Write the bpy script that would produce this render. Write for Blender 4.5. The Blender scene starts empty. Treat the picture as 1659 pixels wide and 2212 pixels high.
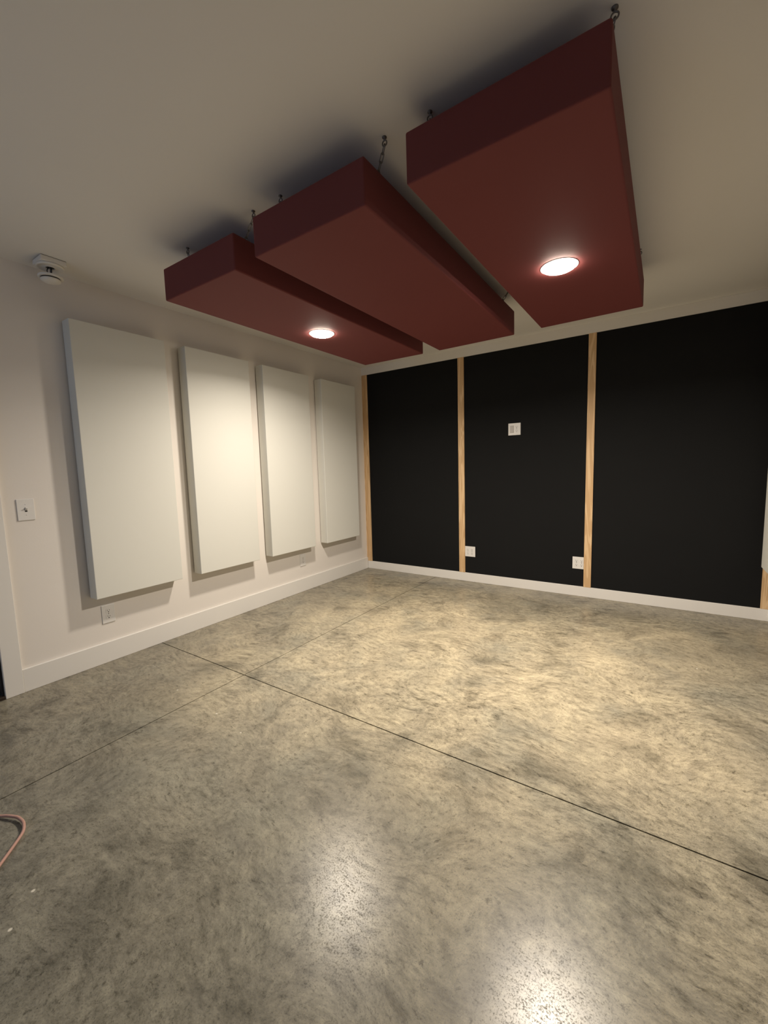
import bpy, bmesh, math, random
from mathutils import Vector, Matrix
random.seed(4)
sc = bpy.context.scene
COL = sc.collection

# ---------------------------------------------------------------- helpers
def link(o, parent=None):
    COL.objects.link(o)
    if parent is not None:
        o.parent = parent
    return o

def obj(name, bm, mat, parent=None, smooth=False):
    bmesh.ops.recalc_face_normals(bm, faces=bm.faces[:])
    me = bpy.data.meshes.new(name)
    if smooth:
        for f in bm.faces:
            f.smooth = True
    bm.to_mesh(me)
    bm.free()
    for m in (mat if isinstance(mat, (list, tuple)) else [mat]):
        me.materials.append(m)
    o = bpy.data.objects.new(name, me)
    return link(o, parent)

def thing(name, label, cat, loc=(0, 0, 0), rot=(0, 0, 0), group=None):
    o = bpy.data.objects.new(name, None)
    o.empty_display_size = 0.05
    o.location = loc
    o.rotation_euler = rot
    link(o)
    return tag(o, label, cat, group)

def tag(o, label, cat, group=None):
    o['label'] = label
    o['category'] = cat
    if group:
        o['group'] = group
    return o

def struct(name, bm, mat, label=None, cat=None, smooth=False):
    o = obj(name, bm, mat, None, smooth)
    o['kind'] = 'structure'
    if label: o['label'] = label
    if cat: o['category'] = cat
    return o

def add_box(bm, x0, x1, y0, y1, z0, z1, bevel=0.0, seg=2, mi=0):
    t = bmesh.new()
    r = bmesh.ops.create_cube(t, size=1.0)
    for v in t.verts:
        v.co = Vector(((x0 + x1) / 2 + v.co.x * (x1 - x0), (y0 + y1) / 2 + v.co.y * (y1 - y0),
                       (z0 + z1) / 2 + v.co.z * (z1 - z0)))
    if bevel > 0:
        bmesh.ops.bevel(t, geom=t.edges[:], offset=bevel, segments=seg, profile=0.5, affect='EDGES')
    for f in t.faces:
        f.material_index = mi
    merge(bm, t)

def merge(bm, t):
    me = bpy.data.meshes.new('tmp')
    t.to_mesh(me)
    t.free()
    bm.from_mesh(me)
    bpy.data.meshes.remove(me)

def box(*a, **k):
    bm = bmesh.new()
    add_box(bm, *a, **k)
    return bm

def add_lathe(bm, prof, n=48, mtx=None):
    """prof: list of (radius, z)."""
    t = bmesh.new()
    rings = []
    for r, z in prof:
        if r < 1e-6:
            rings.append([t.verts.new((0, 0, z))])
        else:
            rings.append([t.verts.new((r * math.cos(2 * math.pi * k / n), r * math.sin(2 * math.pi * k / n), z)) for k in range(n)])
    for a, b in zip(rings[:-1], rings[1:]):
        for k in range(n):
            l = (k + 1) % n
            if len(a) == 1 and len(b) == 1:
                continue
            if len(a) == 1:
                t.faces.new((a[0], b[k], b[l]))
            elif len(b) == 1:
                t.faces.new((a[k], a[l], b[0]))
            else:
                t.faces.new((a[k], a[l], b[l], b[k]))
    bmesh.ops.recalc_face_normals(t, faces=t.faces[:])
    if mtx is not None:
        bmesh.ops.transform(t, matrix=mtx, verts=t.verts[:])
    merge(bm, t)

def add_tube(bm, pts, r, closed=False, n=10):
    t = bmesh.new()
    pts = [Vector(p) for p in pts]
    N = len(pts)
    rings = []
    prev = None
    for i, p in enumerate(pts):
        a = pts[(i - 1) % N] if (closed or i > 0) else p
        b = pts[(i + 1) % N] if (closed or i < N - 1) else p
        d = (b - a).normalized()
        if prev is None:
            up = Vector((0, 0, 1)) if abs(d.z) < 0.9 else Vector((1, 0, 0))
            u = d.cross(up).normalized()
        else:
            u = (prev - d * prev.dot(d)).normalized()
        prev = u
        w = d.cross(u)
        rings.append([t.verts.new(p + r * (math.cos(2 * math.pi * k / n) * u + math.sin(2 * math.pi * k / n) * w)) for k in range(n)])
    for i in range(N if closed else N - 1):
        a, b = rings[i], rings[(i + 1) % N]
        for k in range(n):
            l = (k + 1) % n
            t.faces.new((a[k], a[l], b[l], b[k]))
    if not closed:
        t.faces.new(rings[0][::-1])
        t.faces.new(rings[-1])
    merge(bm, t)

def smooth_path(pts, k=8):
    """Catmull-Rom through pts."""
    P = [Vector(p) for p in pts]
    P = [P[0] * 2 - P[1]] + P + [P[-1] * 2 - P[-2]]
    out = []
    for i in range(1, len(P) - 2):
        for j in range(k):
            t = j / k
            a, b, c, d = P[i - 1], P[i], P[i + 1], P[i + 2]
            out.append(0.5 * ((2 * b) + (c - a) * t + (2 * a - 5 * b + 4 * c - d) * t * t + (3 * b - a - 3 * c + d) * t ** 3))
    out.append(P[-2])
    return out

# ---------------------------------------------------------------- materials
class NT:
    def __init__(self, name):
        self.m = bpy.data.materials.new(name)
        self.m.use_nodes = True
        self.t = self.m.node_tree
        self.b = self.t.nodes['Principled BSDF']
        self.co = None
    def n(self, typ, **kw):
        x = self.t.nodes.new(typ)
        for k, v in kw.items():
            setattr(x, k, v)
        return x
    def l(self, a, b):
        self.t.links.new(a, b)
    def coords(self):
        if self.co is None:
            self.co = self.n('ShaderNodeTexCoord').outputs['Object']
        return self.co
    def mapping(self, scale=(1, 1, 1), rot=(0, 0, 0), src=None):
        m = self.n('ShaderNodeMapping')
        m.inputs['Scale'].default_value = scale
        m.inputs['Rotation'].default_value = rot
        self.l(src or self.coords(), m.inputs['Vector'])
        return m.outputs[0]
    def noise(self, scale, detail=4, rough=0.5, dist=0.0, vec=None):
        x = self.n('ShaderNodeTexNoise')
        x.inputs['Scale'].default_value = scale
        x.inputs['Detail'].default_value = detail
        x.inputs['Roughness'].default_value = rough
        x.inputs['Distortion'].default_value = dist
        self.l(vec or self.coords(), x.inputs['Vector'])
        return x
    def ramp(self, fac, stops, interp='LINEAR'):
        r = self.n('ShaderNodeValToRGB')
        r.color_ramp.interpolation = interp
        e = r.color_ramp.elements
        while len(e) < len(stops):
            e.new(0.5)
        for el, (p, c) in zip(e, stops):
            el.position = p
            el.color = (*c, 1) if len(c) == 3 else c
        self.l(fac, r.inputs[0])
        return r.outputs[0]
    def mix(self, fac, a, b, mode='MIX'):
        x = self.n('ShaderNodeMix', data_type='RGBA', blend_type=mode)
        for s, v in ((x.inputs[0], fac), (x.inputs[6], a), (x.inputs[7], b)):
            if isinstance(v, (int, float)):
                s.default_value = v
            elif isinstance(v, (tuple, list)):
                s.default_value = (*v, 1)
            else:
                self.l(v, s)
        return x.outputs[2]
    def math(self, op, a, b=0.0):
        x = self.n('ShaderNodeMath', operation=op)
        for s, v in ((x.inputs[0], a), (x.inputs[1], b)):
            if isinstance(v, (int, float)):
                s.default_value = v
            else:
                self.l(v, s)
        return x.outputs[0]
    def bump(self, h, strength=0.2, dist=0.01):
        x = self.n('ShaderNodeBump')
        x.inputs['Strength'].default_value = strength
        x.inputs['Distance'].default_value = dist
        self.l(h, x.inputs['Height'])
        self.l(x.outputs[0], self.b.inputs['Normal'])
    def set(self, base=None, rough=None, spec=None, metal=None, sheen=None):
        if base is not None:
            if isinstance(base, tuple):
                self.b.inputs['Base Color'].default_value = (*base, 1)
            else:
                self.l(base, self.b.inputs['Base Color'])
        if rough is not None:
            if isinstance(rough, (int, float)):
                self.b.inputs['Roughness'].default_value = rough
            else:
                self.l(rough, self.b.inputs['Roughness'])
        if spec is not None: self.b.inputs['Specular IOR Level'].default_value = spec
        if metal is not None: self.b.inputs['Metallic'].default_value = metal
        if sheen is not None:
            self.b.inputs['Sheen Weight'].default_value = sheen
            self.b.inputs['Sheen Roughness'].default_value = 0.5
        return self.m

def paint(name, col, rough=0.6, bump=0.08, scale=160, spec=0.3, dist=0.002):
    t = NT(name)
    n1 = t.noise(3.0, 3).outputs[0]
    c = t.mix(t.math('MULTIPLY', n1, 0.35), col, tuple(x * 0.93 for x in col))
    t.set(c, rough, spec)
    if bump:
        t.bump(t.noise(scale, 3, 0.55).outputs[0], bump, dist)
    return t.m

def fabric(name, col, col2, rough=0.9, spec=0.15, sheen=0.0, weave=900):
    t = NT(name)
    big = t.noise(2.2, 4, 0.55).outputs[0]
    fine = t.noise(420, 2, 0.6).outputs[0]
    f = t.math('ADD', t.math('MULTIPLY', big, 0.6), t.math('MULTIPLY', fine, 0.4))
    t.set(t.mix(f, col, col2), rough, spec, sheen=sheen)
    t.bump(t.noise(weave, 2, 0.6).outputs[0], 0.25, 0.0008)
    return t.m

def plain(name, col, rough=0.4, spec=0.5, metal=0.0):
    t = NT(name)
    n1 = t.noise(60, 2).outputs[0]
    return t.set(t.mix(n1, col, tuple(x * 0.92 for x in col)), rough, spec, metal)

def wood(name, seed):
    t = NT(name)
    mp = t.n('ShaderNodeMapping')
    mp.inputs['Location'].default_value = (seed * 3.7, seed * 1.9, seed * 0.61)
    mp.inputs['Scale'].default_value = (9, 9, 0.8)
    t.l(t.coords(), mp.inputs[0])
    v = mp.outputs[0]
    wrap = t.noise(1.3, 3, 0.5, 0.6, v).outputs[0]
    # cathedral grain: rings cut by the board face
    rings = t.math('SINE', t.math('MULTIPLY', wrap, 46.0))
    grain = t.ramp(rings, [(0.0, (0.62, 0.40, 0.205)), (0.35, (0.74, 0.51, 0.28)), (1.0, (0.82, 0.59, 0.345))])
    fib = t.noise(6, 5, 0.6, 0.0, t.mapping((40, 40, 1.2))).outputs[0]
    c = t.mix(t.math('MULTIPLY', fib, 0.55), grain, (0.62, 0.41, 0.22))
    t.set(c, 0.5, 0.35)
    t.bump(fib, 0.08, 0.002)
    return t.m

def concrete():
    t = NT('polished_concrete')
    co = t.coords()
    # gently warped coordinates bend the trowel marks
    w1 = t.noise(1.6, 2, 0.5).outputs['Color']
    wv = t.n('ShaderNodeVectorMath', operation='MULTIPLY_ADD')
    t.l(w1, wv.inputs[0]); wv.inputs[1].default_value = (0.34, 0.34, 0.0); t.l(co, wv.inputs[2])
    wc = wv.outputs[0]
    # broad tan variation of the slab, greyer and darker toward the front
    big = t.noise(0.9, 4, 0.55).outputs[0]
    base = t.ramp(big, [(0.34, (0.36, 0.32, 0.24)), (0.50, (0.47, 0.405, 0.288)), (0.66, (0.55, 0.47, 0.33))])
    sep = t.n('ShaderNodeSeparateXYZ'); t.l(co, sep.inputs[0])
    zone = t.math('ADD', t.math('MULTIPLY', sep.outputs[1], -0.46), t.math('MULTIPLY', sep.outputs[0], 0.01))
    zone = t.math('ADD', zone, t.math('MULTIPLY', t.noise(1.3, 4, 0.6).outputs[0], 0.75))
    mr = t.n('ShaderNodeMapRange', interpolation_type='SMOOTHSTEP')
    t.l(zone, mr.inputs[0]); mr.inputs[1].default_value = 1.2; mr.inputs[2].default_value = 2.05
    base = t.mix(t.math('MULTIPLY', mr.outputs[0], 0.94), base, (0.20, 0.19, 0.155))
    # painted light falloff: darker along the walls, so the centre reads as a lit pool
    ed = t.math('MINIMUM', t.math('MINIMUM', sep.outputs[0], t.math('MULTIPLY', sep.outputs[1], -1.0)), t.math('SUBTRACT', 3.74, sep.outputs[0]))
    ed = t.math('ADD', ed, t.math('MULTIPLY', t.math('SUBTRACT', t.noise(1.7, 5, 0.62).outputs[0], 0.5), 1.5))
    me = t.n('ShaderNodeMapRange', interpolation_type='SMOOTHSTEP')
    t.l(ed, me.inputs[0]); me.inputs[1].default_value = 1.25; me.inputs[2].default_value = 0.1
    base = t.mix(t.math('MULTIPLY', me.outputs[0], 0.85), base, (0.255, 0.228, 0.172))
    gn = t.ramp(t.noise(2.6, 5, 0.6).outputs[0], [(0.50, (0, 0, 0)), (0.70, (0.55, 0.55, 0.55))])
    base = t.mix(gn, base, (0.25, 0.24, 0.195))
    # trowel streaks in two directions, each in its own patches
    patch = t.ramp(t.noise(1.4, 2, 0.5).outputs[0], [(0.44, (0, 0, 0)), (0.56, (1, 1, 1))])
    s1 = t.noise(11.0, 10, 0.78, 0.2, t.mapping((1.0, 2.1, 1), (0, 0, 0.55), wc)).outputs[0]
    s2 = t.noise(11.0, 10, 0.78, 0.2, t.mapping((1.0, 2.1, 1), (0, 0, -0.65), wc)).outputs[0]
    st = t.mix(patch, s1, s2)
    streak = t.ramp(st, [(0.35, (0.36, 0.35, 0.33)), (0.44, (0.76, 0.76, 0.75)), (0.52, (1.02, 1.02, 1.02)), (0.62, (1.22, 1.22, 1.20))])
    amt = t.ramp(t.noise(1.1, 3, 0.55).outputs[0], [(0.38, (0.35, 0.35, 0.35)), (0.62, (1, 1, 1))])
    base = t.mix(amt, base, streak, 'MULTIPLY')
    # crumbly fractal mottling, finer than the streaks
    gr = t.noise(34.0, 9, 0.80, 0.15, t.mapping((1.0, 1.35, 1), (0, 0, 0.3), wc)).outputs[0]
    grit = t.ramp(gr, [(0.36, (0.50, 0.49, 0.47)), (0.45, (0.86, 0.86, 0.85)), (0.52, (1.0, 1.0, 1.0)), (0.64, (1.18, 1.18, 1.16))])
    base = t.mix(1.0, base, grit, 'MULTIPLY')
    md = t.noise(4.0, 8, 0.66, 0.5, wc).outputs[0]
    mott = t.ramp(md, [(0.32, (0.56, 0.56, 0.55)), (0.46, (0.94, 0.94, 0.94)), (0.64, (1.15, 1.15, 1.13))])
    base = t.mix(1.0, base, mott, 'MULTIPLY')
    # dark flecks and fine aggregate speckle
    fk = t.noise(30, 7, 0.75, 0.3, t.mapping((1, 1.4, 1), (0, 0, 0.9), wc)).outputs[0]
    fleck = t.ramp(fk, [(0.35, (0.40, 0.39, 0.37)), (0.42, (1, 1, 1))])
    base = t.mix(0.8, base, fleck, 'MULTIPLY')
    sp = t.noise(210, 4, 0.75).outputs[0]
    speck = t.ramp(sp, [(0.36, (0.55, 0.55, 0.55)), (0.47, (1, 1, 1)), (0.68, (1.15, 1.15, 1.13))])
    base = t.mix(1.0, base, speck, 'MULTIPLY')
    # sparse darker trowel burns
    tb = t.noise(2.0, 7, 0.62, 0.8, t.mapping((1, 2.2, 1), (0, 0, 2.2), wc)).outputs[0]
    base = t.mix(t.ramp(tb, [(0.60, (0, 0, 0)), (0.76, (0.6, 0.6, 0.6))]), base, (0.15, 0.14, 0.12))
    # white flecks
    vo = t.n('ShaderNodeTexVoronoi'); vo.inputs['Scale'].default_value = 7.0
    t.l(co, vo.inputs['Vector'])
    fl = t.ramp(vo.outputs['Distance'], [(0.025, (1, 1, 1)), (0.045, (0, 0, 0))])
    sel = t.ramp(t.noise(2.3, 1).outputs[0], [(0.50, (0, 0, 0)), (0.54, (1, 1, 1))])
    base = t.mix(t.math('MULTIPLY', fl, sel), base, (0.66, 0.62, 0.52))
    rg = t.ramp(t.mix(0.35, sp, gr), [(0.38, (0.50, 0.50, 0.50)), (0.50, (0.27, 0.27, 0.27))])
    t.set(base, rg, 0.34)
    hb = t.math('ADD', t.math('MULTIPLY', gr, 0.15), t.math('MULTIPLY', sp, 0.15))
    t.bump(hb, 0.12, 0.002)
    return t.m

def emitter(name, col, strength):
    m = bpy.data.materials.new(name)
    m.use_nodes = True
    nt = m.node_tree
    nt.nodes.clear()
    e = nt.nodes.new('ShaderNodeEmission')
    e.inputs[0].default_value = (*col, 1)
    e.inputs[1].default_value = strength
    o = nt.nodes.new('ShaderNodeOutputMaterial')
    nt.links.new(e.outputs[0], o.inputs[0])
    return m

M_WALL = paint('wall_paint', (0.80, 0.755, 0.705), 0.65, 0.10, 120)
M_WALL2 = paint('low_bounce_taupe_paint', (0.36, 0.34, 0.32), 0.65, 0.10, 120)  # unseen right and rear walls, tone invented darker to cut bounced light
M_CEIL = paint('ceiling_paint', (0.79, 0.77, 0.74), 0.85, 0.05, 90, 0.2)
M_TRIM = paint('trim_paint', (0.80, 0.775, 0.735), 0.42, 0.02, 60, 0.4)
M_PANEL = fabric('white_panel_fabric', (0.735, 0.73, 0.675), (0.70, 0.70, 0.65))
M_RED = fabric('burgundy_fabric', (0.172, 0.039, 0.038), (0.150, 0.033, 0.033), 0.75, 0.36, 0.0)
M_BLACK = fabric('black_fabric', (0.0140, 0.0142, 0.0144), (0.0110, 0.0112, 0.0115), 0.95, 0.1)
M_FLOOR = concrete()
M_JOINT = plain('joint_shadow', (0.055, 0.045, 0.035), 0.9, 0.1)
M_PLASTIC = plain('white_plastic', (0.80, 0.78, 0.75), 0.35, 0.5)
M_PLASTIC2 = plain('grey_plastic', (0.50, 0.47, 0.44), 0.4, 0.5)
M_SLOT = plain('slot_dark', (0.05, 0.045, 0.04), 0.6, 0.3)
M_STEEL = plain('dull_steel', (0.20, 0.18, 0.17), 0.4, 0.5, 0.7)
M_DARK = plain('dark_rubber', (0.02, 0.02, 0.024), 0.7, 0.3)
M_BROWN = plain('brown_sweep', (0.035, 0.022, 0.014), 0.6, 0.3)
M_DOOR = paint('door_paint', (0.74, 0.75, 0.78), 0.45, 0.02, 60, 0.4)
M_CORD = plain('pink_orange_rubber', (0.50, 0.29, 0.235), 0.5, 0.4)
M_CLEAT = plain('backing_board', (0.25, 0.22, 0.19), 0.8, 0.2)
M_LAMP = emitter('lamp_diffuser', (1.0, 0.89, 0.73), 100.0)
M_WOODS = [wood('ash_batten_%d' % k, k) for k in range(5)]

# ---------------------------------------------------------------- measured layout (metres)
H = 2.424
XL = -0.015            # left wall plane
XR = 3.742             # right wall plane
YB = 0.030             # back wall plane
YR = -5.70             # rear wall plane (behind the camera)
HL, HB, ZT = 0.1346, 0.0922, 2.339

# ---------------------------------------------------------------- setting
JX, JY, GW, GD = 0.9347, -2.5864, 0.0060, 0.014
bm = bmesh.new()
xs = [XL - 0.12, JX - GW / 2, JX + GW / 2, XR + 0.12]
ys = [YR - 0.12, JY - GW / 2, JY + GW / 2, YB + 0.12]
for i in range(3):
    for j in range(3):
        g = (i == 1 or j == 1)
        add_box(bm, xs[i], xs[i + 1], ys[j], ys[j + 1], -0.12, -GD if g else 0.0, mi=1 if g else 0)
bmesh.ops.remove_doubles(bm, verts=bm.verts[:], dist=1e-6)
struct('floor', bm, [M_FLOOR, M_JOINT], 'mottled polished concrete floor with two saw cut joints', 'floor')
struct('ceiling', box(XL - 0.12, XR + 0.12, YR - 0.12, YB + 0.12, H, H + 0.12), M_CEIL, 'flat white painted ceiling', 'ceiling')

DY0, DY1, DZ = -4.376, -3.462, 2.05      # door opening in the left wall
bm = bmesh.new()
add_box(bm, XL - 0.12, XL, DY1, YB + 0.12, 0, H)
add_box(bm, XL - 0.12, XL, YR - 0.12, DY0, 0, H)
add_box(bm, XL - 0.12, XL, DY0, DY1, DZ, H)
struct('wall_left', bm, M_WALL, 'white wall on the left carrying four white panels', 'wall')
struct('wall_back', box(XL, XR, YB, YB + 0.12, 0, H), M_WALL, 'back wall behind the black fabric', 'wall')
struct('wall_right', box(XR, XR + 0.12, YR - 0.12, YB + 0.12, 0, H), M_WALL2, 'unseen wall on the right, toned down to taupe to cut bounced light', 'wall')
WX0, WX1, WZ0, WZ1 = 0.35, 1.75, 0.95, 2.10   # assumed window, unseen behind the camera, added for cool light
bm = bmesh.new()
add_box(bm, XL, WX0, YR - 0.12, YR, 0, H)
add_box(bm, WX1, XR, YR - 0.12, YR, 0, H)
add_box(bm, WX0, WX1, YR - 0.12, YR, 0, WZ0)
add_box(bm, WX0, WX1, YR - 0.12, YR, WZ1, H)
struct('wall_rear', bm, M_WALL2, 'unseen rear wall with one added window, toned down to taupe to cut bounced light', 'wall')
bm = bmesh.new()
for a in (WX0, WX1 - 0.05, (WX0 + WX1) / 2 - 0.025):
    add_box(bm, a, a + 0.05, YR - 0.09, YR - 0.03, WZ0, WZ1)
for a in (WZ0, WZ1 - 0.05):
    add_box(bm, WX0 + 0.05, WX1 - 0.05, YR - 0.089, YR - 0.031, a, a + 0.05)
struct('added_window_1', bm, M_TRIM, 'assumed white framed window in the rear wall, added for cool light', 'window')

# baseboards, casing, header
bm = bmesh.new()
add_box(bm, XL, 0.0, -3.379, 0.0, 0.0, HL, 0.0015, 1)
struct('baseboard_left', bm, M_TRIM, 'tall white baseboard along the left wall', 'baseboard')
struct('baseboard_back', box(0.0, XR, 0.0, YB, 0.0, HB, bevel=0.0015, seg=1), M_TRIM, 'white baseboard under the black fabric wall', 'baseboard')
struct('baseboard_right', box(XR - 0.015, XR, YR, 0.0, 0.0, HL, bevel=0.0015, seg=1), M_TRIM, 'white baseboard along the right wall', 'baseboard')
struct('trim_1', box(XL, XR, 0.0, YB, ZT, H - 0.0008), M_TRIM, 'white header band above the black fabric', 'header')
bm = bmesh.new()
add_box(bm, XL, 0.003, DY1, -3.379, 0, DZ, 0.002, 1)
add_box(bm, XL, 0.003, DY0 - 0.083, DY0, 0, DZ, 0.002, 1)
add_box(bm, XL, 0.004, DY0 - 0.095, -3.367, DZ, DZ + 0.09, 0.002, 1)
struct('trim_2', bm, M_TRIM, 'white door casing at the left edge', 'door casing')
# door in the left wall opening
bm = bmesh.new()
add_box(bm, XL - 0.075, XL - 0.032, DY0 + 0.022, DY1 - 0.012, 0.024, DZ - 0.022, 0.002, 1)
d = struct('door_1', bm, M_DOOR, 'white door beyond the casing at the left edge', 'door')
bm = bmesh.new()
add_box(bm, XL - 0.118, XL - 0.001, DY1 - 0.011, DY1, 0.02, DZ)
add_box(bm, XL - 0.118, XL - 0.001, DY0, DY0 + 0.02, 0.02, DZ)
add_box(bm, XL - 0.118, XL - 0.001, DY0 + 0.02, DY1 - 0.011, DZ - 0.02, DZ)
obj('door_seal', bm, M_DARK, d)['label'] = 'dark weather seal around the door'
obj('threshold', box(XL - 0.118, 0.003, DY0, DY1 - 0.0005, 0.0, 0.019, bevel=0.003), M_BROWN, d)['label'] = 'dark brown threshold'
bm = bmesh.new()
add_lathe(bm, [(0.0, 0.0), (0.032, 0.0), (0.032, 0.008), (0.012, 0.012), (0.012, 0.035), (0.026, 0.045), (0.028, 0.06), (0.018, 0.072), (0.0, 0.074)], 24,
          Matrix.Translation((XL - 0.032, DY0 + 0.09, 0.95)) @ Matrix.Rotation(math.pi / 2, 4, 'Y'))
obj('door_handle', bm, M_STEEL, d, True)

# ---------------------------------------------------------------- black fabric wall
S = [(0.0005, 0.0607), (1.2208, 1.2869), (2.4445, 2.5061), (3.6651, 3.7260)]
BF = 0.0095     # front plane of the fabric
labs = ['black fabric panel at left of back wall, nearest the corner with the white panels',
        'black fabric panel in middle of back wall, with wall plates',
        'plain black fabric panel at right of back wall, widest in view']
for k in range(3):
    x0, x1 = S[k][1] + 0.0006, S[k + 1][0] - 0.0006
    o = obj('fabric_wall_panel', box(x0, x1, BF, YB, HB, ZT, bevel=0.002, seg=2), M_BLACK)
    tag(o, labs[k], 'wall panel', 'black fabric panels on the back wall')
labs = ['ash wood batten in the back left corner, beside the white wall',
        'ash wood batten left of the high wall plate, nearest the centre of the room',
        'ash wood batten with bold wavy grain, right of the high wall plate',
        'ash wood batten in the right corner, mostly hidden behind white panel']
for k in range(4):
    x0, x1 = S[k]
    o = obj('wood_batten', box(x0, x1, -0.001, YB, HB, ZT, bevel=0.0012, seg=1), M_WOODS[k])
    tag(o, labs[k], 'wood batten', 'wood battens on the back wall')
    if k == 0:
        obj('scribe_strip', box(XL + 0.0008, -0.0035, 0.003, YB, HL + 0.0005, ZT - 0.0005), M_WOODS[4], o)['label'] = 'narrow wood filler strip'
    if k == 3:
        obj('scribe_strip', box(3.7275, XR - 0.001, 0.003, YB, HL + 0.0005, ZT - 0.0005), M_WOODS[4], o)['label'] = 'narrow wood filler strip'

# ---------------------------------------------------------------- white acoustic panels on the walls
PZ0, PZ1, PF = 0.4565, 2.1561, 0.090
YS = [(-3.0069, -2.4416), (-2.2927, -1.7281), (-1.5852, -1.0147), (-0.8366, -0.2736)]
labs = ['white fabric panel on left wall, nearest the door casing and largest in view',
        'white fabric panel on left wall, second from the door casing',
        'white fabric panel on left wall, third from the door casing',
        'white fabric panel on left wall, last before the back corner']
def wall_panel(label, w, h, t, loc, rotz):
    p = thing('acoustic_wall_panel', label, 'acoustic panel', loc, (0, 0, rotz), 'white acoustic panels on the walls')
    # local: x out of the wall, y along the wall, z up from the lower edge
    obj('fabric_body', box(0.012, t, -w / 2, w / 2, 0, h, bevel=0.004, seg=3), M_PANEL, p)
    bm = bmesh.new()
    add_box(bm, 0.0003, 0.0119, -w / 2 + 0.05, w / 2 - 0.05, 0.10, 0.16)
    add_box(bm, 0.0003, 0.0119, -w / 2 + 0.05, w / 2 - 0.05, h - 0.16, h - 0.10)
    obj('mounting_cleat', bm, M_CLEAT, p)
    return p
for (a, b), lb in zip(YS, labs):
    wall_panel(lb, b - a, PZ1 - PZ0, PF - XL, (XL, (a + b) / 2, PZ0), 0)
wall_panel('white fabric panel on right wall, cut off by the right edge', 0.565, PZ1 - PZ0, 0.102, (XR, -0.092 - 0.2825, 0.43), math.pi)

# ---------------------------------------------------------------- burgundy ceiling clouds, chains, lights
def cloud(label, x0, x1, y0, y1, z, t, s, w, r):
    cx, cy = (x0 + x1) / 2, (y0 + y1) / 2
    lx, ly = (x1 - x0) / 2, (y1 - y0) / 2
    o = thing('ceiling_cloud', label, 'acoustic cloud', (cx, cy, z), (s, -r, w), 'burgundy acoustic clouds under the ceiling')
    bm = box(-lx, lx, -ly, ly, 0, t, bevel=0.007, seg=4)
    obj('fabric_body', bm, M_RED, o, False)
    bm = bmesh.new()     # wooden frame edge on the back, inside the fabric
    for q in (-1, 1):
        add_box(bm, q * (lx - 0.05) - 0.02, q * (lx - 0.05) + 0.02, -ly + 0.03, ly - 0.03, t + 0.0002, t + 0.003)
    obj('back_frame', bm, M_CLEAT, o)
    return o
CL = {
 'A': ('burgundy fabric cloud with a disc light, nearest the white panel wall', 0.7309, 1.3291, -2.7782, -0.9456, 2.1647, 0.165, 0.0007, -0.0007, -0.0043),
 'B': ('burgundy fabric cloud in the middle of the three, without a light', 1.5003, 2.0965, -2.8077, -0.9881, 2.1551, 0.165, -0.0015, 0.0023, 0.0076),
 'C': ('burgundy fabric cloud with a disc light, rightmost and largest in view', 2.2581, 2.8713, -2.7803, -0.9309, 2.1828, 0.165, 0.0009, -0.0063, 0.0051),
}
clouds = {}
for k, a in CL.items():
    clouds[k] = cloud(*a)
bpy.context.view_layer.update()

def link_pts(L, W):
    pts = []
    h = L / 2 - W / 2
    for k in range(9):
        a = math.pi * k / 8
        pts.append(Vector((W / 2 * math.cos(a), 0, h + W / 2 * math.sin(a))))
    for k in range(9):
        a = math.pi + math.pi * k / 8
        pts.append(Vector((W / 2 * math.cos(a), 0, -h + W / 2 * math.sin(a))))
    return pts

def chain(label, top, bot):
    """Eye hook screwed in the ceiling, links down to a screw eye in the cloud."""
    top, bot = Vector(top), Vector(bot)
    o = thing('hanging_chain', label, 'chain', top, (0, 0, 0), 'hanging chains of the burgundy clouds')
    bm = bmesh.new()
    add_lathe(bm, [(0.0, 0.0), (0.0085, 0.0), (0.0085, -0.003), (0.003, -0.004), (0.003, -0.011), (0.0, -0.011)], 16)
    ring = [Vector((0.0095 * math.cos(a), 0, -0.0205 + 0.0095 * math.sin(a))) for a in [2 * math.pi * k / 20 for k in range(20)]]
    add_tube(bm, ring, 0.0024, True, 8)
    obj('eye_hook', bm, M_STEEL, o, True)
    a = Vector((0, 0, -0.026))
    b = bot - top + Vector((0, 0, 0.016))
    d = b - a
    n = 3
    L = d.length / n + 0.006
    q = d.to_track_quat('-Z', 'Y')
    for k in range(n):
        bm = bmesh.new()
        rot = Matrix.Rotation(math.pi / 2 if k % 2 == 0 else 0.0, 3, 'Z')
        pts = [a + d * ((k + 0.5) / n) + q.to_matrix() @ (rot @ p) for p in link_pts(L, 0.012)]
        add_tube(bm, pts, 0.0019, True, 8)
        obj('chain_link', bm, M_STEEL, o, True)
    bm = bmesh.new()
    e = bot - top
    ring = [e + Vector((0, 0.008 * math.cos(t), 0.0105 + 0.008 * math.sin(t))) for t in [2 * math.pi * k / 16 for k in range(16)]]
    add_tube(bm, ring, 0.0022, True, 8)
    add_tube(bm, [e + Vector((0, 0, 0.003)), e + Vector((0, 0, 0.0005))], 0.0026, False, 8)
    obj('screw_eye', bm, M_STEEL, o, True)
    return o
HK = {'A': (0.866, 1.400), 'B': (1.580, 2.127), 'C': (2.312, 2.862)}
nm = {'A': 'cloud nearest the white panel wall', 'B': 'middle cloud without a light', 'C': 'largest rightmost cloud'}
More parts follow.
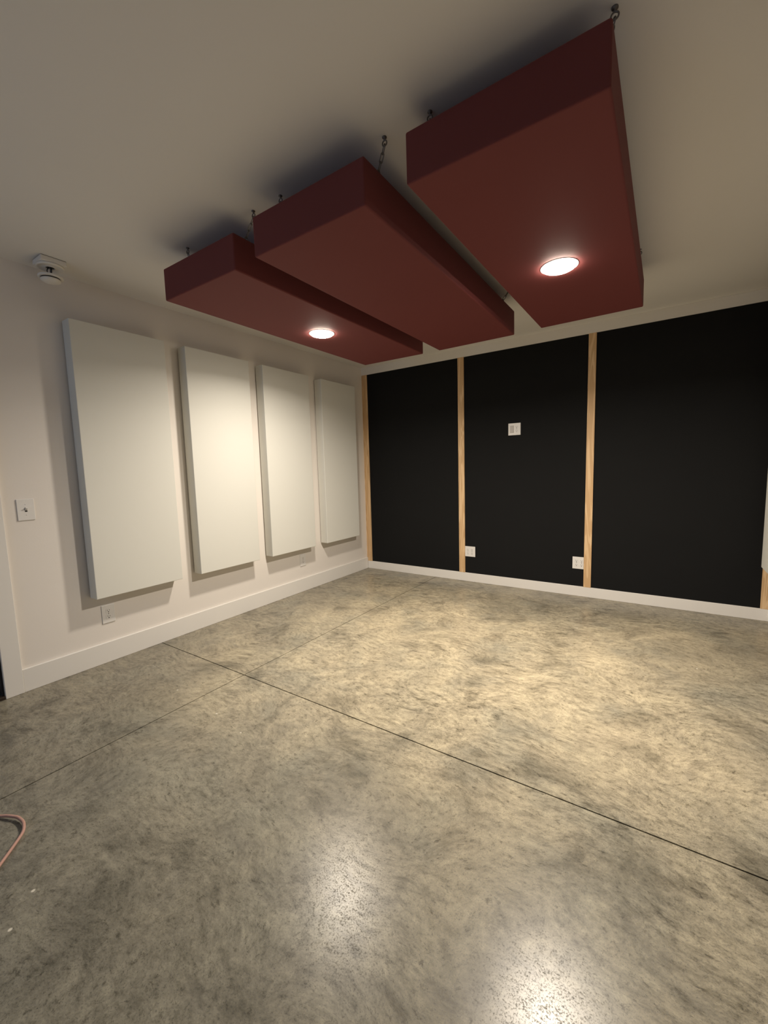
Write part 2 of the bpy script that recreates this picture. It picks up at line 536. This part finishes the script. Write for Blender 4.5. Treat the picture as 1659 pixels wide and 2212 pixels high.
for k in 'ABC':
    x0, x1, y0, y1 = CL[k][1:5]
    z, t, s, w, r = CL[k][5:10]
    for side, hx in zip(('left', 'right'), HK[k]):
        for end, hy, ay in (('near', -2.712, -2.690), ('far', -1.195, -1.200)):
            ax = min(max(hx - 0.01, x0 + 0.05), x1 - 0.014)
            top_local = Vector((ax - (x0 + x1) / 2, ay - (y0 + y1) / 2, t + (0.003 if abs(ax - x0) < 0.08 or abs(x1 - ax) < 0.08 else 0.0)))
            p = clouds[k].matrix_world @ top_local
            p.z = (clouds[k].matrix_world @ Vector((top_local.x, top_local.y, t))).z
            chain('thin steel chain on the %s %s corner of the %s' % (end, side, nm[k]), (hx, hy, H), p)

def disc_light(label, cloud_key, wx, wy, watts):
    c = clouds[cloud_key]
    p = c.matrix_world.inverted() @ Vector((wx, wy, CL[cloud_key][5]))
    p.z = 0.0
    loc = c.matrix_world @ p
    s, w, r = CL[cloud_key][7:10]
    o = thing('disc_light', label, 'light', loc, (s, -r, w), 'round lights on the burgundy clouds')
    bm = bmesh.new()
    add_lathe(bm, [(0.0, -0.0003), (0.0860, -0.0003), (0.0865, -0.0010), (0.0858, -0.0018), (0.0735, -0.0030), (0.0, -0.0030)], 64)
    obj('trim_ring', bm, M_TRIM, o, False)
    bm = bmesh.new()
    prof = [(0.0722, -0.0031), (0.0722, -0.0085), (0.0710, -0.0105), (0.068, -0.0116), (0.045, -0.0122), (0.0, -0.0125)]
    add_lathe(bm, prof, 64)
    obj('diffuser', bm, M_LAMP, o, True)['label'] = 'glowing round diffuser'
    L = bpy.data.lights.new('disc_lamp', 'AREA')
    L.shape = 'DISK'
    L.size = 0.138
    L.spread = math.radians(162)
    L.energy = watts
    L.color = (1.0, 0.895, 0.765)
    lo = bpy.data.objects.new('disc_lamp', L)
    lo.location = (0, 0, -0.0135)
    link(lo, o)
    return o
disc_light('round lit disc light under the cloud nearest the white panels', 'A', 1.0256, -1.8516, 22.5)
disc_light('round lit disc light under the largest rightmost cloud', 'C', 2.5576, -1.8309, 46.5)

# ---------------------------------------------------------------- wall plates
def receptacle(parent, u, v, mk, z0):
    """One socket face with its slots. mk(u0,u1,v0,v1,d0,d1) makes a box on the plate."""
    bm = bmesh.new()
    for part in (mk(u - 0.0165, u + 0.0165, v - 0.0115, v + 0.0115, z0, z0 + 0.0012),
                 mk(u - 0.0115, u + 0.0115, v - 0.0142, v + 0.0142, z0, z0 + 0.00119)):
        add_box(bm, *part)
    r = obj('receptacle', bm, M_PLASTIC, parent)
    bm = bmesh.new()
    add_box(bm, *mk(u - 0.0072, u - 0.0050, v + 0.0002, v + 0.0088, z0 + 0.0012, z0 + 0.0016))
    add_box(bm, *mk(u + 0.0050, u + 0.0072, v + 0.0010, v + 0.0080, z0 + 0.0012, z0 + 0.0016))
    add_box(bm, *mk(u - 0.0028, u + 0.0028, v - 0.0096, v - 0.0040, z0 + 0.0012, z0 + 0.0016))
    obj('slots', bm, M_SLOT, r)['label'] = 'dark socket slots'
    return r

def plate(name, label, cat, loc, rotz, w, h, group, cols, clip=0.0):
    """local frame: u = +x along wall, depth = -y out of the wall, v = z."""
    p = thing(name, label, cat, loc, (0, 0, rotz), group)
    obj('cover_plate', box(-w / 2, w / 2 - clip, -0.0065, 0, -h / 2, h / 2, bevel=0.0022, seg=2), M_PLASTIC, p)
    mk = lambda u0, u1, v0, v1, d0, d1: (u0, u1, -d1, -d0, v0, v1)
    for u, kind in cols:
        if kind == 'duplex':
            for v in (0.0195, -0.0195):
                receptacle(p, u, v, mk, 0.0066)
            bm = bmesh.new()
            add_lathe(bm, [(0, 0), (0.003, 0), (0.0026, 0.001), (0, 0.0012)], 12, Matrix.Translation((u, -0.0066, 0)) @ Matrix.Rotation(math.pi / 2, 4, 'X'))
            obj('screw', bm, M_STEEL, p, True)
        elif kind == 'rocker':
            obj('rocker_frame', box(*mk(u - 0.0178, u + 0.0178, -0.0345, 0.0345, 0.0066, 0.0078), bevel=0.0008, seg=1), M_PLASTIC2, p)['label'] = 'grey surround'
            bm = bmesh.new()
            vs = [bm.verts.new(c) for c in ((u - 0.0145, -0.0079, -0.031), (u + 0.0145, -0.0079, -0.031), (u + 0.0145, -0.0079, 0.031), (u - 0.0145, -0.0079, 0.031),
                                            (u - 0.0145, -0.0115, -0.031), (u + 0.0145, -0.0115, -0.031), (u + 0.0145, -0.0085, 0.031), (u - 0.0145, -0.0085, 0.031))]
            for f in ((0, 1, 2, 3), (4, 5, 6, 7), (0, 1, 5, 4), (1, 2, 6, 5), (2, 3, 7, 6), (3, 0, 4, 7)):
                bm.faces.new([vs[i] for i in f])
            obj('rocker', bm, M_PLASTIC2, p)['label'] = 'grey rocker'
        elif kind == 'toggle':
            obj('toggle_slot', box(*mk(u - 0.0055, u + 0.0055, -0.0125, 0.0125, 0.0066, 0.0072)), M_SLOT, p)['label'] = 'dark slot'
            bm = bmesh.new()
            vs = []
            for (a, b, c, e) in ((0.0048, 0.0073, -0.004, 0.009), (0.0042, 0.020, 0.008, 0.0135)):
                vs += [bm.verts.new((u - a, -b, c)), bm.verts.new((u + a, -b, c)), bm.verts.new((u + a, -b, e)), bm.verts.new((u - a, -b, e))]
            for f in ((0, 1, 2, 3), (4, 5, 6, 7), (0, 1, 5, 4), (1, 2, 6, 5), (2, 3, 7, 6), (3, 0, 4, 7)):
                bm.faces.new([vs[i] for i in f])
            obj('toggle', bm, M_PLASTIC, p)
            for v in (0.030, -0.030):
                bm = bmesh.new()
                add_lathe(bm, [(0, 0), (0.003, 0), (0.0026, 0.001), (0, 0.0012)], 12, Matrix.Translation((u, -0.0066, v)) @ Matrix.Rotation(math.pi / 2, 4, 'X'))
                obj('screw', bm, M_PLASTIC, p, True)
    return p
LW = math.pi / 2     # plates on the left wall face +x
plate('light_switch', 'white toggle switch plate on left wall, beside the door casing', 'switch', (XL, -3.275, 1.049), LW, 0.080, 0.122, None, [(0, 'toggle')])
G = 'single outlets on the left wall'
plate('wall_outlet', 'white duplex outlet under the white panel nearest the door casing', 'outlet', (XL, -2.911, 0.321), LW, 0.078, 0.121, G, [(0, 'duplex')])
plate('wall_outlet', 'small white outlet under the third white panel from the door casing', 'outlet', (XL, -1.111, 0.321), LW, 0.078, 0.121, G, [(0, 'duplex')])
G = 'double wall plates on the black fabric'
plate('wall_plate', 'white square plate with grey rocker and sockets, high on black fabric', 'wall plate', (1.806, BF, 1.573), 0, 0.118, 0.115, G, [(-0.023, 'rocker'), (0.023, 'duplex')])
plate('quad_outlet', 'white four socket outlet low on black fabric, right beside left batten', 'outlet', (1.3440, BF, 0.325), 0, 0.113, 0.110, G, [(-0.023, 'duplex'), (0.023, 'duplex')])
plate('quad_outlet', 'white four socket outlet low on black fabric, against wavy grained batten', 'outlet', (2.4055, BF, 0.312), 0, 0.114, 0.112, G, [(-0.023, 'duplex'), (0.021, 'duplex')], 0.0188)

# ---------------------------------------------------------------- smoke detector
sd = thing('smoke_detector', 'white smoke detector hanging below its base plate, on ceiling near left wall', 'smoke detector', (0.142, -3.087, H))
obj('junction_box', box(-0.06, 0.06, -0.06, 0.06, -0.028, -0.0015, bevel=0.004, seg=2), M_TRIM, sd)
obj('gap_shade', box(-0.057, 0.057, -0.057, 0.057, -0.0014, 0.0), M_SLOT, sd)['label'] = 'dark sheet standing in for the gap shade at the ceiling'  # dark sheet stands in for the shade in the gap above the box
bm = bmesh.new()
add_lathe(bm, [(0.0, -0.029), (0.064, -0.029), (0.0655, -0.033), (0.064, -0.039), (0.058, -0.041), (0.052, -0.037), (0.026, -0.037), (0.024, -0.0395), (0.020, -0.0395), (0.0195, -0.034), (0.0, -0.034)], 48)
obj('base_ring', bm, M_TRIM, sd, True)
bm = bmesh.new()
add_lathe(bm, [(0.0, -0.0342), (0.0185, -0.0342), (0.0185, -0.0365), (0.0, -0.0365)], 24)
obj('wire_opening', bm, M_SLOT, sd)['label'] = 'dark round opening'
bm = bmesh.new()
for q in (0, 1, 2):
    a = q * 2.1
    add_tube(bm, smooth_path([(0.008 * math.cos(a), 0.008 * math.sin(a), -0.036), (0.012 * math.cos(a), 0.012 * math.sin(a) - 0.004, -0.056), (0.004 * math.cos(a) - 0.008, 0.004 * math.sin(a), -0.078)], 5), 0.0022, False, 8)
obj('wires', bm, M_DARK, sd, True)['label'] = 'dark wires'
head = bmesh.new()
mt = Matrix.Translation((-0.012, 0.001, -0.077))
add_lathe(head, [(0.0, 0.0), (0.050, 0.0), (0.0575, -0.004), (0.0585, -0.011), (0.052, -0.0125), (0.0, -0.0125)], 48, mt)
add_lathe(head, [(0.0, -0.0195), (0.047, -0.0195), (0.0465, -0.025), (0.040, -0.032), (0.024, -0.037), (0.0, -0.038)], 48, mt)
hd = obj('detector_head', head, M_TRIM, sd, True)
bm = bmesh.new()
add_lathe(bm, [(0.0, -0.0126), (0.0445, -0.0126), (0.0445, -0.0194), (0.0, -0.0194)], 48, mt)
obj('vent_slot', bm, M_SLOT, hd)['label'] = 'dark vent slot'

# ---------------------------------------------------------------- extension cord
pts = [(0.42, -4.24, 0.0052), (0.58, -4.02, 0.0052), (0.74, -3.89, 0.0052), (0.87, -3.818, 0.0052), (0.96, -3.779, 0.0055), (1.015, -3.755, 0.0065), (1.051, -3.739, 0.008), (1.07, -3.728, 0.01), (1.093, -3.718, 0.012), (1.116, -3.708, 0.012), (1.138, -3.704, 0.012), (1.164, -3.703, 0.012), (1.186, -3.707, 0.011), (1.205, -3.714, 0.009), (1.218, -3.723, 0.007), (1.235, -3.738, 0.006), (1.267, -3.768, 0.005), (1.299, -3.798, 0.0052), (1.345, -3.843, 0.0052), (1.40, -3.92, 0.0052), (1.46, -4.06, 0.0052), (1.44, -4.30, 0.0052), (1.35, -4.60, 0.0052)]
bm = bmesh.new()
add_tube(bm, smooth_path(pts, 8), 0.0050, False, 12)
tag(obj('extension_cord', bm, M_CORD, None, True), 'pinkish orange extension cord curving on concrete floor at left edge', 'cord')

# ---------------------------------------------------------------- cool sky fill entering by the added rear window
wd = bpy.data.worlds.new('cool_fill_sky')
sc.world = wd
wd.use_nodes = True
bg = wd.node_tree.nodes['Background']
bg.inputs[0].default_value = (0.47, 0.66, 1.0, 1)
bg.inputs[1].default_value = 1.6

# ---------------------------------------------------------------- camera
cam = bpy.data.cameras.new('camera')
cam.sensor_fit = 'VERTICAL'
cam.sensor_height = 36.0
cam.lens = 892.9335 / 2212 * 36.0
cam.clip_start = 0.02
co = bpy.data.objects.new('camera', cam)
COL.objects.link(co)
yaw, pitch, roll = math.radians(33.8813), math.radians(-5.9324), math.radians(-1.6036)
fw = Vector((-math.sin(yaw) * math.cos(pitch), math.cos(yaw) * math.cos(pitch), math.sin(pitch)))
rt = Vector((math.cos(yaw), math.sin(yaw), 0))
up = rt.cross(fw)
c, s = math.cos(roll), math.sin(roll)
rt, up = c * rt + s * up, -s * rt + c * up
co.matrix_world = Matrix(((rt.x, up.x, -fw.x, 3.0064), (rt.y, up.y, -fw.y, -4.0929), (rt.z, up.z, -fw.z, 1.2234), (0, 0, 0, 1)))
sc.camera = co

sc.view_settings.view_transform = 'Standard'
sc.view_settings.look = 'None'
sc.view_settings.gamma = 1.0
sc.view_settings.exposure = 0.18
